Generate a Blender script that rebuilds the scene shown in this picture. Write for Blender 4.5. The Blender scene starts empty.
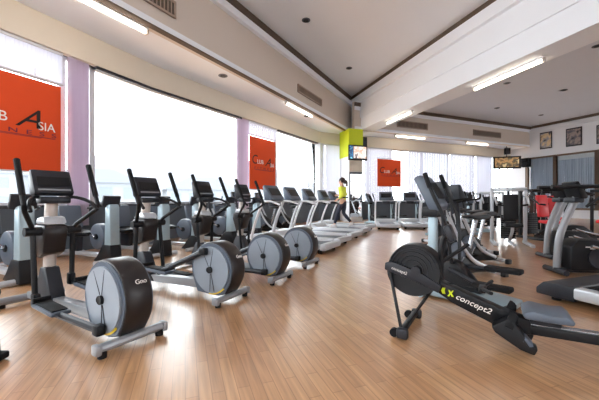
import bpy, bmesh, math, random
from mathutils import Vector, Matrix
R = math.radians
random.seed(7)
SC = bpy.context.scene
COL = SC.collection
EYE = 1.1
FPX = 316.0

# ------------------------------------------------------------------ materials
def srgb(r, g, b):
    f = lambda c: (c / 255) / 12.92 if c <= 10 else (((c / 255) + .055) / 1.055) ** 2.4
    return (f(r), f(g), f(b), 1)

def mat(name, col, rough=.5, metal=0.0, vary=.12, scale=6.0, spec=.5, emit=None, estr=0.0, bump=0.0):
    m = bpy.data.materials.new(name); m.use_nodes = True
    nt = m.node_tree; b = nt.nodes['Principled BSDF']
    tc = nt.nodes.new('ShaderNodeTexCoord')
    nz = nt.nodes.new('ShaderNodeTexNoise'); nz.inputs['Scale'].default_value = scale; nz.inputs['Detail'].default_value = 3
    nt.links.new(tc.outputs['Object'], nz.inputs['Vector'])
    mx = nt.nodes.new('ShaderNodeMix'); mx.data_type = 'RGBA'
    mx.inputs['A'].default_value = (*[c * (1 - vary) for c in col[:3]], 1)
    mx.inputs['B'].default_value = (*[min(1, c * (1 + vary)) for c in col[:3]], 1)
    nt.links.new(nz.outputs['Fac'], mx.inputs['Factor'])
    nt.links.new(mx.outputs['Result'], b.inputs['Base Color'])
    b.inputs['Roughness'].default_value = rough; b.inputs['Metallic'].default_value = metal
    b.inputs['Specular IOR Level'].default_value = spec
    if emit:
        b.inputs['Emission Color'].default_value = emit; b.inputs['Emission Strength'].default_value = estr
    if bump:
        bp = nt.nodes.new('ShaderNodeBump'); bp.inputs['Strength'].default_value = bump; bp.inputs['Distance'].default_value = .01
        n2 = nt.nodes.new('ShaderNodeTexNoise'); n2.inputs['Scale'].default_value = 120
        nt.links.new(tc.outputs['Object'], n2.inputs['Vector'])
        nt.links.new(n2.outputs['Fac'], bp.inputs['Height']); nt.links.new(bp.outputs['Normal'], b.inputs['Normal'])
    return m

M = {}
M['black'] = mat('black_plastic', srgb(20, 21, 25), .45, vary=.1, spec=.3)
M['rubber'] = mat('black_rubber', srgb(16, 16, 19), .75, spec=.3, vary=.15, bump=.2)
M['dark'] = mat('charcoal_plastic', srgb(38, 40, 47), .42, vary=.1, spec=.35)
M['rim'] = mat('dark_brown_shroud', srgb(36, 32, 33), .36, vary=.1, spec=.4)
M['slate'] = mat('slate_grey_plastic', srgb(82, 92, 106), .4, vary=.08)
M['silver'] = mat('silver_paint', srgb(196, 200, 206), .32, .35, vary=.06)
M['disc'] = mat('silver_disc', srgb(146, 156, 168), .42, .1, vary=.05)
M['steel'] = mat('steel', srgb(190, 194, 200), .25, .85, vary=.06)
M['white'] = mat('white_plastic', srgb(226, 228, 232), .4, vary=.04)
M['bar'] = mat('grey_bar_paint', srgb(150, 153, 158), .36, .3, vary=.06)
M['teal'] = mat('pale_blue_grey_metal', srgb(158, 178, 188), .35, .2, vary=.06)
M['beige'] = mat('champagne_metal', srgb(198, 190, 184), .35, .3, vary=.05)
M['yellow'] = mat('yellow_plastic', srgb(225, 195, 50), .4)
M['lime'] = mat('lime_paint', srgb(196, 212, 22), .6, vary=.03)
M['lime_mark'] = mat('lime_decal', srgb(206, 224, 30), .5, vary=.03)
M['red'] = mat('red_vinyl', srgb(214, 30, 38), .4, vary=.08)
M['orange'] = mat('orange_banner_fabric', srgb(222, 74, 20), .8, vary=.05, scale=2)
M['purpleink'] = mat('purple_ink', srgb(120, 38, 62), .7)
M['blackink'] = mat('black_ink', srgb(28, 18, 20), .7)
M['whiteink'] = mat('white_ink', srgb(240, 236, 232), .7)
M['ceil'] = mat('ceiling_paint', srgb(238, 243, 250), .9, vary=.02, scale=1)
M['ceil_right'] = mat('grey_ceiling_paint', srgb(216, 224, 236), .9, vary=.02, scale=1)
M['beigewall'] = mat('beige_paint', srgb(212, 202, 192), .85, vary=.03, scale=1)
M['cream'] = mat('cream_paint', srgb(220, 210, 194), .85, vary=.03, scale=1)
M['wall'] = mat('white_wall_paint', srgb(222, 224, 228), .85, vary=.02, scale=1)
M['lowwall'] = mat('grey_wall_paint', srgb(88, 96, 104), .85, vary=.04, scale=1)
M['gap_shade'] = mat('gap_shade_brown', srgb(92, 78, 68), .8)  # brown colour stands in for the shade in ceiling gaps and coves
M['grille'] = mat('grille_dark', srgb(96, 84, 76), .7)
M['grilleframe'] = mat('grille_slat', srgb(168, 150, 136), .6)
M['alu'] = mat('white_aluminium', srgb(212, 214, 220), .4, .1, vary=.03)
M['track'] = mat('dark_track', srgb(38, 40, 48), .5)
M['brownwood'] = mat('brown_wood_post', srgb(112, 92, 76), .5, vary=.2, scale=9)
M['darkwood'] = mat('dark_brown_wood', srgb(54, 36, 34), .5, vary=.2, scale=8)
M['skin'] = mat('skin', srgb(214, 168, 142), .55, vary=.05)
M['hair'] = mat('dark_hair', srgb(44, 28, 26), .5, vary=.2, scale=30)
M['jacket'] = mat('lime_jacket_cloth', srgb(216, 222, 74), .8, vary=.08, scale=12)
M['legging'] = mat('navy_leggings_cloth', srgb(44, 46, 62), .75, vary=.1)
M['shoe'] = mat('pale_shoe', srgb(205, 200, 200), .6)
M['eye'] = mat('eye_dark', srgb(30, 24, 24), .3)
M['lip'] = mat('lip', srgb(176, 98, 92), .5)
M['tube'] = mat('warm_tube_light', srgb(255, 244, 226), .5, emit=(1, .88, .72, 1), estr=7)
M['blue'] = mat('blue_cloth', srgb(28, 92, 200), .7)
M['buildw'] = mat('pale_concrete', srgb(102, 104, 108), .9)
M['buildg'] = mat('grey_window_glass', srgb(84, 90, 98), .6)
M['roof'] = mat('grey_roof', srgb(94, 97, 104), .9)

def glass_mat():
    m = bpy.data.materials.new('window_glass'); m.use_nodes = True
    nt = m.node_tree; nt.nodes.clear()
    o = nt.nodes.new('ShaderNodeOutputMaterial'); mx = nt.nodes.new('ShaderNodeMixShader')
    t = nt.nodes.new('ShaderNodeBsdfTransparent'); g = nt.nodes.new('ShaderNodeBsdfGlossy'); g.inputs['Roughness'].default_value = .02
    lw = nt.nodes.new('ShaderNodeLayerWeight'); lw.inputs['Blend'].default_value = .12
    nt.links.new(lw.outputs['Fresnel'], mx.inputs[0]); nt.links.new(t.outputs[0], mx.inputs[1]); nt.links.new(g.outputs[0], mx.inputs[2])
    nt.links.new(mx.outputs[0], o.inputs[0])
    t.inputs['Color'].default_value = (.96, .98, .98, 1)
    return m
M['glass'] = glass_mat()

def mirror_mat():
    m = bpy.data.materials.new('mirror'); m.use_nodes = True
    b = m.node_tree.nodes['Principled BSDF']
    b.inputs['Base Color'].default_value = (.8, .83, .85, 1); b.inputs['Metallic'].default_value = 1; b.inputs['Roughness'].default_value = .03
    return m
M['mirror'] = mirror_mat()

def fabric_mat(name, col, trans=.5, stripe=None):
    """thin cloth: diffuse + translucent, with vertical stripes woven in as a colour change"""
    m = bpy.data.materials.new(name); m.use_nodes = True
    nt = m.node_tree; nt.nodes.clear()
    o = nt.nodes.new('ShaderNodeOutputMaterial'); mx = nt.nodes.new('ShaderNodeMixShader'); mx.inputs[0].default_value = trans
    d = nt.nodes.new('ShaderNodeBsdfDiffuse'); t = nt.nodes.new('ShaderNodeBsdfTranslucent')
    tc = nt.nodes.new('ShaderNodeTexCoord'); nz = nt.nodes.new('ShaderNodeTexNoise'); nz.inputs['Scale'].default_value = 8
    mp = nt.nodes.new('ShaderNodeMapping'); mp.inputs['Scale'].default_value = (1, 1, .05)
    mc = nt.nodes.new('ShaderNodeMix'); mc.data_type = 'RGBA'
    c2 = stripe or tuple([c * .88 for c in col[:3]]) + (1,)
    mc.inputs['A'].default_value = col; mc.inputs['B'].default_value = c2
    nt.links.new(tc.outputs['Object'], mp.inputs[0]); nt.links.new(mp.outputs[0], nz.inputs['Vector']); nt.links.new(nz.outputs['Fac'], mc.inputs['Factor'])
    nt.links.new(mc.outputs['Result'], d.inputs['Color']); nt.links.new(mc.outputs['Result'], t.inputs['Color'])
    nt.links.new(d.outputs[0], mx.inputs[1]); nt.links.new(t.outputs[0], mx.inputs[2]); nt.links.new(mx.outputs[0], o.inputs[0])
    return m
M['blind'] = fabric_mat('white_blind_fabric', srgb(236, 238, 246), .45)
M['curtain'] = fabric_mat('lilac_blind_fabric', srgb(238, 230, 238), .5, srgb(216, 204, 218))
M['bluecurtain'] = fabric_mat('blue_grey_curtain', srgb(238, 243, 252), .1, srgb(150, 166, 190))

AX = math.atan2(.94, -.34)            # direction of the planks and of the room's long axis
def floor_mat():
    m = bpy.data.materials.new('oak_laminate'); m.use_nodes = True
    nt = m.node_tree; b = nt.nodes['Principled BSDF']; N = nt.nodes.new; L = nt.links.new
    tc = N('ShaderNodeTexCoord'); mp = N('ShaderNodeMapping'); mp.inputs['Rotation'].default_value = (0, 0, -AX)
    L(tc.outputs['Object'], mp.inputs[0])
    br = N('ShaderNodeTexBrick'); br.offset = .37; br.offset_frequency = 2
    br.inputs['Color1'].default_value = srgb(200, 155, 112); br.inputs['Color2'].default_value = srgb(184, 138, 97)
    br.inputs['Mortar'].default_value = srgb(156, 113, 77)
    br.inputs['Scale'].default_value = 1; br.inputs['Mortar Size'].default_value = .0025; br.inputs['Bias'].default_value = 0
    br.inputs['Brick Width'].default_value = .62; br.inputs['Row Height'].default_value = .072
    L(mp.outputs[0], br.inputs['Vector'])
    m2 = N('ShaderNodeMapping'); m2.inputs['Scale'].default_value = (1.6, 26, 1); L(mp.outputs[0], m2.inputs[0])
    nz = N('ShaderNodeTexNoise'); nz.inputs['Scale'].default_value = 1.4; nz.inputs['Detail'].default_value = 5; L(m2.outputs[0], nz.inputs['Vector'])
    cr = N('ShaderNodeValToRGB'); cr.color_ramp.elements[0].position = .3; cr.color_ramp.elements[0].color = (.72, .70, .68, 1)
    cr.color_ramp.elements[1].position = .72; cr.color_ramp.elements[1].color = (1.12, 1.12, 1.12, 1); L(nz.outputs['Fac'], cr.inputs[0])
    mx = N('ShaderNodeMix'); mx.data_type = 'RGBA'; mx.blend_type = 'MULTIPLY'; mx.inputs['Factor'].default_value = 1
    L(br.outputs['Color'], mx.inputs['A']); L(cr.outputs[0], mx.inputs['B']); L(mx.outputs['Result'], b.inputs['Base Color'])
    b.inputs['Roughness'].default_value = .25; b.inputs['Specular IOR Level'].default_value = .95
    b.inputs['Coat Weight'].default_value = .7; b.inputs['Coat Roughness'].default_value = .27; b.inputs['Coat IOR'].default_value = 1.6
    n3 = N('ShaderNodeTexNoise'); n3.inputs['Scale'].default_value = .8; L(tc.outputs['Object'], n3.inputs['Vector'])
    mr = N('ShaderNodeMapRange'); mr.inputs['To Min'].default_value = .26; mr.inputs['To Max'].default_value = .36
    L(n3.outputs['Fac'], mr.inputs['Value']); L(mr.outputs[0], b.inputs['Roughness'])
    return m
M['floor'] = floor_mat()

# ------------------------------------------------------------------ mesh builder
class MB:
    def __init__(s): s.bm = bmesh.new()
    def _add(s, t, bevel=0, seg=2):
        if bevel:
            es = [e for e in t.edges if len(e.link_faces) == 2 and e.calc_face_angle(0) > .5]
            bmesh.ops.bevel(t, geom=es, offset=bevel, segments=seg, profile=.5, affect='EDGES', clamp_overlap=True)
        me = bpy.data.meshes.new('tmp'); t.to_mesh(me); t.free(); s.bm.from_mesh(me); bpy.data.meshes.remove(me)
        return s
    def box(s, c, d, rot=(0, 0, 0), bevel=0.0, taper=None):
        t = bmesh.new(); bmesh.ops.create_cube(t, size=1)
        for v in t.verts:
            k = 1
            if taper and v.co.z > 0: k = taper
            v.co = Vector((v.co.x * d[0] * k, v.co.y * d[1] * k, v.co.z * d[2]))
        mt = Matrix.Translation(c)
        for a, x in zip('ZYX', (rot[2], rot[1], rot[0])):
            if x: mt = mt @ Matrix.Rotation(x, 4, a)
        s._bev(t, bevel); t.transform(mt); return s._add(t)
    def _bev(s, t, bevel):
        if bevel:
            bmesh.ops.bevel(t, geom=t.edges[:], offset=bevel, segments=2, profile=.5, affect='EDGES', clamp_overlap=True)
    def prism(s, prof, lo, hi, axis='y', bevel=0.0):
        """profile in XZ (axis y), YZ (axis x) or XY (axis z), extruded from lo to hi"""
        t = bmesh.new()
        def P(a, b, h): return {'y': (a, h, b), 'x': (h, a, b), 'z': (a, b, h)}[axis]
        A = [t.verts.new(P(a, b, lo)) for a, b in prof]; B = [t.verts.new(P(a, b, hi)) for a, b in prof]
        n = len(prof); t.faces.new(A); t.faces.new(B[::-1])
        for i in range(n): t.faces.new((A[i], B[i], B[(i + 1) % n], A[(i + 1) % n]))
        bmesh.ops.recalc_face_normals(t, faces=t.faces[:])
        return s._add(t, bevel)
    def cyl(s, p0, p1, r, r1=None, seg=20, bevel=0.0):
        p0, p1 = Vector(p0), Vector(p1); d = p1 - p0
        t = bmesh.new()
        bmesh.ops.create_cone(t, cap_ends=True, segments=seg, radius1=r, radius2=r if r1 is None else r1, depth=d.length)
        t.transform(Matrix.Translation((p0 + p1) / 2) @ d.to_track_quat('Z', 'Y').to_matrix().to_4x4())
        return s._add(t, bevel)
    def ball(s, c, r, sc=(1, 1, 1), seg=14):
        t = bmesh.new(); bmesh.ops.create_uvsphere(t, u_segments=seg, v_segments=max(6, seg * 2 // 3), radius=r)
        t.transform(Matrix.Translation(c) @ Matrix.Diagonal((*sc, 1))); return s._add(t)
    def tube(s, pts, r, seg=8, flat=1.0, smooth=True, side=None):
        P = [Vector(p) for p in pts]
        if smooth and len(P) > 2:
            Q = []
            for i in range(len(P) - 1):
                a = P[max(i - 1, 0)]; b = P[i]; c = P[i + 1]; d = P[min(i + 2, len(P) - 1)]
                for k in range(5):
                    u = k / 5
                    Q.append(.5 * ((2 * b) + (c - a) * u + (2 * a - 5 * b + 4 * c - d) * u * u + (3 * b - a - 3 * c + d) * u ** 3))
            Q.append(P[-1]); P = Q
        t = bmesh.new(); rings = []
        up = Vector(side) if side else Vector((0, 1, 0))
        n = None
        for i, p in enumerate(P):
            tg = (P[min(i + 1, len(P) - 1)] - P[max(i - 1, 0)]).normalized()
            if n is None:
                n = up - tg * up.dot(tg)
                if n.length < .05: n = Vector((1, 0, 0)) - tg * tg.x
            n = (n - tg * n.dot(tg)).normalized(); b = tg.cross(n)
            rings.append([t.verts.new(p + n * math.cos(2 * math.pi * k / seg) * r + b * math.sin(2 * math.pi * k / seg) * r * flat) for k in range(seg)])
        for a, b in zip(rings, rings[1:]):
            for k in range(seg): t.faces.new((a[k], a[(k + 1) % seg], b[(k + 1) % seg], b[k]))
        t.faces.new(rings[0][::-1]); t.faces.new(rings[-1])
        bmesh.ops.recalc_face_normals(t, faces=t.faces[:])
        return s._add(t)
    def poly(s, pts, z0, z1): return s.prism(pts, z0, z1, 'z')
    def build(s, name, m, parent=None, kind=None, label=None):
        me = bpy.data.meshes.new(name); s.bm.to_mesh(me); s.bm.free()
        for p in me.polygons: p.use_smooth = True
        me.set_sharp_from_angle(angle=R(32))
        me.materials.append(m if not isinstance(m, str) else M[m])
        o = bpy.data.objects.new(name, me); COL.objects.link(o)
        if parent: o.parent = parent
        if kind: o['kind'] = kind
        if label: o['label'] = label
        return o

def thing(name, label='', cat='', loc=(0, 0, 0), rz=0, group=None):
    o = bpy.data.objects.new(name, None); COL.objects.link(o); o.empty_display_size = .1
    o.location = loc; o.rotation_euler = (0, 0, rz); tag(o, label, cat, group); return o
def tag(o, label, cat, group=None):
    o['label'] = label; o['category'] = cat
    if group: o['group'] = group
    return o
KIDS = {}
def kids(o): return [c for c in COL.objects if c.parent == o]
def dup(root, loc, rz, label, group=None):
    def cp(o, par):
        c = o.copy(); COL.objects.link(c)
        if par: c.parent = par
        for ch in kids(o): cp(ch, c)
        return c
    r = cp(root, None); r.location = loc; r.rotation_euler = (0, 0, rz); r['label'] = label
    if group: r['group'] = group
    return r
def place(root, first, loc, rz, label):
    if first: root.location = loc; root.rotation_euler = (0, 0, rz); root['label'] = label; return root
    return dup(root, loc, rz, label)
def text(name, s, size, m, parent, loc, rot, ext=.002, align='LEFT', shear=0.0, sx=1.0):
    c = bpy.data.curves.new(name, 'FONT'); c.body = s; c.size = size; c.extrude = ext; c.align_x = align; c.shear = shear
    c.materials.append(M[m]); o = bpy.data.objects.new(name, c); COL.objects.link(o)
    dg = bpy.context.evaluated_depsgraph_get(); me = bpy.data.meshes.new_from_object(o.evaluated_get(dg))
    bpy.data.objects.remove(o); bpy.data.curves.remove(c)
    me.name = name; o = bpy.data.objects.new(name, me); COL.objects.link(o)
    if not me.materials: me.materials.append(M[m])
    o.parent = parent; o.location = loc; o.rotation_euler = rot; o.scale = (sx, 1, 1); return o
def ang(dx, dy): return math.atan2(dy, dx)
def struct(mb, name, m, parent=None): return mb.build(name, m, parent, None if parent else 'structure')

# ------------------------------------------------------------------ the room
D = Vector((.485, .875)); Nn = Vector((-.875, .485))          # along the left glazing / towards it
def un(u, n): v = D * u + Nn * n; return (v.x, v.y)
WA, WB, WC, WD = Vector((-8.6, -1.6)), Vector((-4.0, 8.46)), Vector((1.04, 16.84)), Vector((15.09, 22.74))
RD = Vector((.366, -.93)).normalized()                          # right wall, corner towards the camera
WE = WD + RD * 24
ZC, ZV, ZS, ZT, ZU = 4.7, 4.1, 1.0, 6.3, 6.65                   # low ceiling, valance bottom, sill, lip top, upper ceiling
def off(a, b, d):
    t = (b - a).normalized(); n = Vector((-t.y, t.x)); return a + n * d, b + n * d
def slab(mb, a, b, d0, d1, z0, z1):
    """box along a->b between the offsets d0 and d1 (positive = to the left of a->b)"""
    p, q = off(a, b, d0); r, s = off(a, b, d1)
    return mb.poly([tuple(p), tuple(q), tuple(s), tuple(r)], z0, z1)
def on(a, b, px, d=0.0):
    """where the sight line through column px meets the wall a->b moved by d"""
    p, q = off(a, b, d); k = (px - 299.5) / FPX; t = q - p
    s = (k * p.y - p.x) / (t.x - k * t.y); return p + t * s

# floor
f = MB(); f.poly([(-12, -6), (30, -6), (30, 30), (-12, 30)], -.12, 0); struct(f, 'floor', 'floor')
# left and far glazing walls (a->b runs away from the camera, outside is to the left)
w = MB(); slab(w, WA, WB, 0, .22, 0, ZS - .04); slab(w, WB, WC, 0, .22, 0, ZS - .04); slab(w, WA, WB, .05, .3, ZV, ZC + .3); slab(w, WB, WC, .05, .3, ZV, ZC + .3); struct(w, 'wall_left', 'lowwall')
w = MB(); slab(w, WC, WD, 0, .22, 0, ZS - .04); slab(w, WC, WD, .05, .3, ZV, ZC + .3); struct(w, 'wall_far', 'lowwall')
w = MB(); slab(w, WA, WB, -.12, .02, ZV, ZC); slab(w, WB, WC, -.12, .02, ZV, ZC); struct(w, 'trim_1', 'cream')
w = MB(); slab(w, WC, WD, -.12, .02, ZV, ZC); struct(w, 'trim_2', 'cream')
w = MB(); slab(w, WA, WB, -.05, .24, ZS - .04, ZS); slab(w, WB, WC, -.05, .24, ZS - .04, ZS); slab(w, WC, WD, -.05, .24, ZS - .04, ZS); struct(w, 'trim_3', 'track')
# windows
def window(n, a, b, mull=(), ends=(1, 1)):
    fr = MB(); e = b - a; L = e.length; t = e / L
    for s in [0.03][:ends[0]] + [L - .03][:ends[1]] + [m * L for m in mull]:
        p = a + t * s; slab(fr, p - t * .03, p + t * .03, .06, .14, ZS, ZV)
    slab(fr, a, b, .06, .14, ZS, ZS + .05); slab(fr, a, b, .06, .14, ZV - .06, ZV)
    fo = struct(fr, 'window_%d' % n, 'alu'); g = MB(); slab(g, a, b, .095, .105, ZS + .03, ZV - .03); g.build('pane', 'glass', fo)
k0 = on(WA, WB, 64); k1 = on(WA, WB, 94); k2 = on(WB, WC, 240); k3 = on(WB, WC, 277)
window(1, WA + (WB - WA) * .3, k0); window(2, WA, WA + (WB - WA) * .3); window(3, k0, k1)
window(4, k1, WB, (), (1, 0)); window(5, WB, k2, (), (0, 1)); window(6, k2, k3); window(7, k3, WC)
fx = [on(WC, WD, p) for p in (324, 343, 392, 449, 492)]
fw = [WC] + fx + [WD]
for i, (a, b) in enumerate(zip(fw, fw[1:])): window(8 + i, a, b, (.5,) if i > 1 else ())
c = on(WB, WC, 321.5); w = MB(); w.box((WC.x - .02, WC.y - .15, 2.55), (.3, .3, 3.1), (0, 0, ang(*D))); struct(w, 'trim_4', 'alu')
# dark blind head track over the bare panes
w = MB(); slab(w, k1, WB, -.1, .02, ZV - .07, ZV); slab(w, WB, k2, -.1, .02, ZV - .07, ZV); slab(w, k3, WC, -.1, .02, ZV - .05, ZV); struct(w, 'trim_5', 'track')

# right wall: white upper band above a glazed partition
a, b = WD, WE
w = MB(); slab(w, a, b, 0, .25, 4.02, 6.6); slab(w, a, b, .0, .25, 0, .5); slab(w, a, b, .3, .4, 0, 4.2); struct(w, 'wall_right', 'wall')
w = MB(); slab(w, a, b, -.12, .0, 5.62, 5.78); slab(w, a, b, -.08, 0, 3.96, 4.04); struct(w, 'trim_6', 'wall')
w = MB(); slab(w, a, b, -.06, .0, 5.9, 6.05); struct(w, 'trim_7', 'gap_shade')
rp = [on(a, b, p) for p in (527, 555, 597)]; rp.append(rp[-1] + RD * 2.6)
for i, (p, q) in enumerate(zip(rp, rp[1:])):
    fr = MB(); t = (q - p).normalized()
    for e in (p, q): slab(fr, e - t * .09, e + t * .09, -.06, .1, .5, 4.0)
    slab(fr, p, q, -.03, .1, 3.86, 4.0); slab(fr, p, q, -.03, .1, .5, .62)
    fo = struct(fr, 'window_%d' % (20 + i), 'brownwood'); g = MB(); slab(g, p, q, .03, .04, .6, 3.9); g.build('pane', 'glass', fo)
def pleats(mb, p, q, d, z0, z1, n, amp, th=.012):
    t = (q - p); L = t.length; t = t / L; nn = Vector((-t.y, t.x)); A = []; B = []
    for i in range(n * 4 + 1):
        s = i / (n * 4) * L; o_ = d + amp * math.sin(i * math.pi / 2); v = p + t * s
        A.append(tuple(v + nn * o_)); B.append(tuple(v + nn * (o_ + th)))
    return mb.poly(A + B[::-1], z0, z1)
for i, (p, q) in enumerate(zip(rp[:2], rp[1:3])):
    m_ = MB(); pleats(m_, p + (q - p).normalized() * .12, q - (q - p).normalized() * .12, .18, .55, 3.6 if i else 3.9, 16, .035)
    tag(m_.build('curtain', 'bluecurtain'), ['blue grey pleated curtain behind the partition glass nearest the room corner', 'blue grey pleated curtain behind the partition glass right of the brown post'][i], 'curtain')
# back of the room, behind the viewpoint: a wall with added fill-light openings
BA, BB = Vector((-9.2, -4.2)), Vector((24.5, -4.2))
w = MB(); slab(w, BB, BA, 0, .2, 0, 2.2); slab(w, BB, BA, 0, .2, 3.6, 6.7); slab(w, BB, Vector((2.0, -4.2)), 0, .2, 2.1, 3.7)
for x in (-9, -2.3, 4.3, 11, 24):
    w.box((x, -4.3, 2.5), (.8, .2, 3.9))
struct(w, 'wall_back', 'wall')
w = MB(); w.poly([tuple(WA), (WA.x + .1, WA.y), (-9.1, -4.3), (-9.3, -4.3)], 0, 6.7); struct(w, 'wall_side', 'wall')

# low ceiling along the glazing, bulkheads, lips, upper ceilings
P_, Q_ = un(-7, 5.8), un(16.2, 5.8)
K = Vector((2.9, 17.0)); Bq = Vector((6.06, 6.39)); bd = (Bq - K).normalized(); Bend = K + bd * 23
FI0, FI1 = off(WC, WD, -1.4)
w = MB(); w.poly([P_, tuple(K), tuple(WC + Vector((-.1, .3))), tuple(WB + Vector((-.25, .15))), tuple(WA + Vector((-.3, .1))), (WA.x - 1, -5)], ZC, ZC + .12)
w.poly([un(16.0, 5.7), tuple(WC), tuple(WC + Vector((0, .3))), tuple(WD + Vector((-.1, .3))), tuple(WD), tuple(FI1 + Vector((.3, .1))), (2.8, 15.9)], ZC + .003, ZC + .12)
struct(w, 'ceiling_low', 'ceil')
LP, LK = Vector(P_), Vector(un(K.dot(D) + .2, 5.8))
w = MB(); slab(w, LP, LK, 0, .25, ZC - .005, ZT - .2); struct(w, 'wall_bulkhead', 'beigewall')
w = MB(); slab(w, LP, LK, -.04, .1, ZC - .03, ZC + .012); struct(w, 'trim_8', 'gap_shade')
w = MB(); slab(w, LP, LK, -.14, .25, ZT - .2, ZT); struct(w, 'trim_9', 'ceil')
w = MB(); slab(w, LP, LK, -.02, .25, ZT, ZU + .05); slab(w, K, Bend, -.25, .02, ZT, ZU + .05) if 0 else None
struct(w, 'trim_10', 'gap_shade')
# beam on the right of the tray (its near face looks left, towards the windows)
w = MB(); slab(w, K, Bend, 0, .85, ZC - .005, ZT - .2); w.poly([tuple(K + Vector((-.55, .2))), tuple(K + Vector((.0, .0))), tuple(K + Vector((.5, .1))), tuple(K + Vector((.3, .9)))], ZC - .004, ZU); struct(w, 'wall_beam', 'ceil')
w = MB(); slab(w, K, Bend, -.2, .35, ZT - .24, ZT + .12); slab(w, K, Bend, -.05, 0, ZC + .62, ZT - .2); struct(w, 'trim_11', 'ceil')
w = MB(); slab(w, K, Bend, -.1, .35, ZT + .12, ZU + .05); struct(w, 'trim_12', 'gap_shade')
w = MB(); w.poly([un(-7, 6.05), un(K.dot(D) + .2, 6.05), tuple(K + Vector((.2, .2))), tuple(Bend + Vector((.4, 0)))], ZU, ZU + .12); struct(w, 'ceiling', 'ceil')
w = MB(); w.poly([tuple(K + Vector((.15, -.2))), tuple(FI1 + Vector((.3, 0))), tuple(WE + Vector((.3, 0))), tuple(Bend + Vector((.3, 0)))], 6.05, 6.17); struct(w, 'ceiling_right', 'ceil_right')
w = MB(); slab(w, FI0 + Vector((1.2, .5)), FI1, 0, .2, ZC - .005, 6.1); struct(w, 'wall_far_bulkhead', 'beigewall')
w = MB(); slab(w, FI0 + Vector((1.2, .5)), FI1, -.1, 0, 5.86, 6.05); struct(w, 'trim_13', 'gap_shade')
w = MB(); slab(w, FI0 + Vector((1.2, .5)), FI1, -.07, 0, 5.68, 5.86); struct(w, 'trim_14', 'ceil')

# column
ca = ang(*(-bd)); cb = -bd; cl = Vector((-cb.y, cb.x))           # cb runs away from the camera
CE = Vector((2.49, 15.9))                                        # its near left edge
CC = CE - cl * .375 + cb * .55
w = MB(); w.box((CC.x, CC.y, 2.35), (1.1, .75, 4.7), (0, 0, ca)); struct(w, 'column', 'wall')
w = MB(); w.box((CC.x, CC.y, 4.0), (1.14, .79, 1.4), (0, 0, ca)); struct(w, 'trim_15', 'lime')
fc = CC - cb * .55
o = thing('mirror_panel', 'tall mirror panel on the front of the lime topped column', 'mirror', (fc.x, fc.y, 0), ca)
m_ = MB(); m_.box((-.02, 0, 1.32), (.03, .66, 2.2)); m_.build('mirror_sheet', 'mirror', o)
m_ = MB(); m_.box((-.02, 0, 2.46), (.05, .7, .1)); m_.box((-.02, .34, 1.32), (.05, .03, 2.24)); m_.box((-.02, -.34, 1.32), (.05, .03, 2.24)); m_.build('frame', 'dark', o)
w = MB(); w.box((fc.x - cb.x * .02, fc.y - cb.y * .02, 2.85), (.03, .68, .62), (0, 0, ca)); struct(w, 'painted_reflection', 'cream')  # cream panel paints the wall's reflection in the column's mirror cladding

# ------------------------------------------------------------------ ceiling fittings
def along(p, q, z):        # helper: location + z rotation for something lying along p->q
    m = (Vector(p) + Vector(q)) / 2; d = Vector(q) - Vector(p); return (m.x, m.y, z), ang(d.x, d.y), d.length
def tube_light(p, q, z, label, zc):
    loc, a_, L = along(p, q, z); o = thing('tube_light', label, 'ceiling light', loc, a_, 'fluorescent tube lights on the ceiling')
    m = MB(); m.box((0, 0, .075), (L, .12, .05), bevel=.008); m.build('housing', 'white', o)
    m = MB(); m.cyl((-L / 2 + .05, 0, 0), (L / 2 - .05, 0, 0), .035, seg=12); m.build('tube', 'tube', o)
    for s in (-1, 1):
        m = MB(); m.box((s * (L / 2 - .02), 0, .03), (.04, .09, .13), bevel=.006); m.build('end_cap', 'beige', o)
    return o
tube_light(un(2.0, 6.0), un(4.25, 6.0), ZC - .1, 'long lit tube light below the nearest bulkhead grille, upper left', ZC)
tube_light(un(9.75, 5.98), un(11.9, 5.98), ZC - .1, 'lit tube light under the bulkhead grille beside the bare windows', ZC)
tube_light((5.56, 10.07), (6.13, 7.9), ZC - .1, 'large lit tube light mounted under the white beam, upper right', 6.05)
tube_light((4.0, 14.5), (4.5, 12.6), ZC - .1, 'lit tube light mounted under the beam, near the lime column', 6.05)
fd = (WD - WC).normalized(); fn = Vector((-fd.y, fd.x))
def far_pt(px, d): return on(WC, WD, px, d)
p, q = far_pt(395, -1.2), far_pt(425, -1.2); tube_light(p, q, ZC - .1, 'lit tube light under the left grille of the far bulkhead', ZC)
p, q = far_pt(466, -1.2), far_pt(488, -1.2); tube_light(p, q, ZC - .1, 'lit tube light under the right grille of the far bulkhead', ZC)

def grille(p, q, z0, z1, label, inward):
    loc, a_, L = along(p, q, z0); o = thing('air_grille', label, 'air vent', loc, a_, 'air conditioning grilles in the bulkheads')
    h = z1 - z0; s = -.025
    m = MB(); m.box((0, s + .01, h / 2), (L, .02, h)); m.build('backing', 'grille', o)
    m = MB(); m.box((0, s - .01, h - .02), (L, .05, .04)); m.box((0, s - .01, .02), (L, .05, .04)); m.box((-L / 2, s - .01, h / 2), (.04, .05, h)); m.box((L / 2, s - .01, h / 2), (.04, .05, h)); m.build('frame', 'grilleframe', o)
    m = MB(); n = int(L / .09)
    for i in range(1, n): m.box((-L / 2 + L * i / n, s - .008, h / 2), (.012, .03, h - .06))
    m.build('slats', 'grilleframe', o)
grille(un(2.2, 5.8), un(4.75, 5.8), 5.1, 5.46, 'long slatted air grille in the bulkhead at the upper left', 1)
grille(un(10.3, 5.8), un(12.35, 5.8), 5.14, 5.44, 'slatted air grille in the bulkhead near the tray corner', 1)
p, q = far_pt(397, -1.41), far_pt(427, -1.41); grille(p, q, 5.05, 5.42, 'left dark air grille on the far bulkhead', 1)
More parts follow.
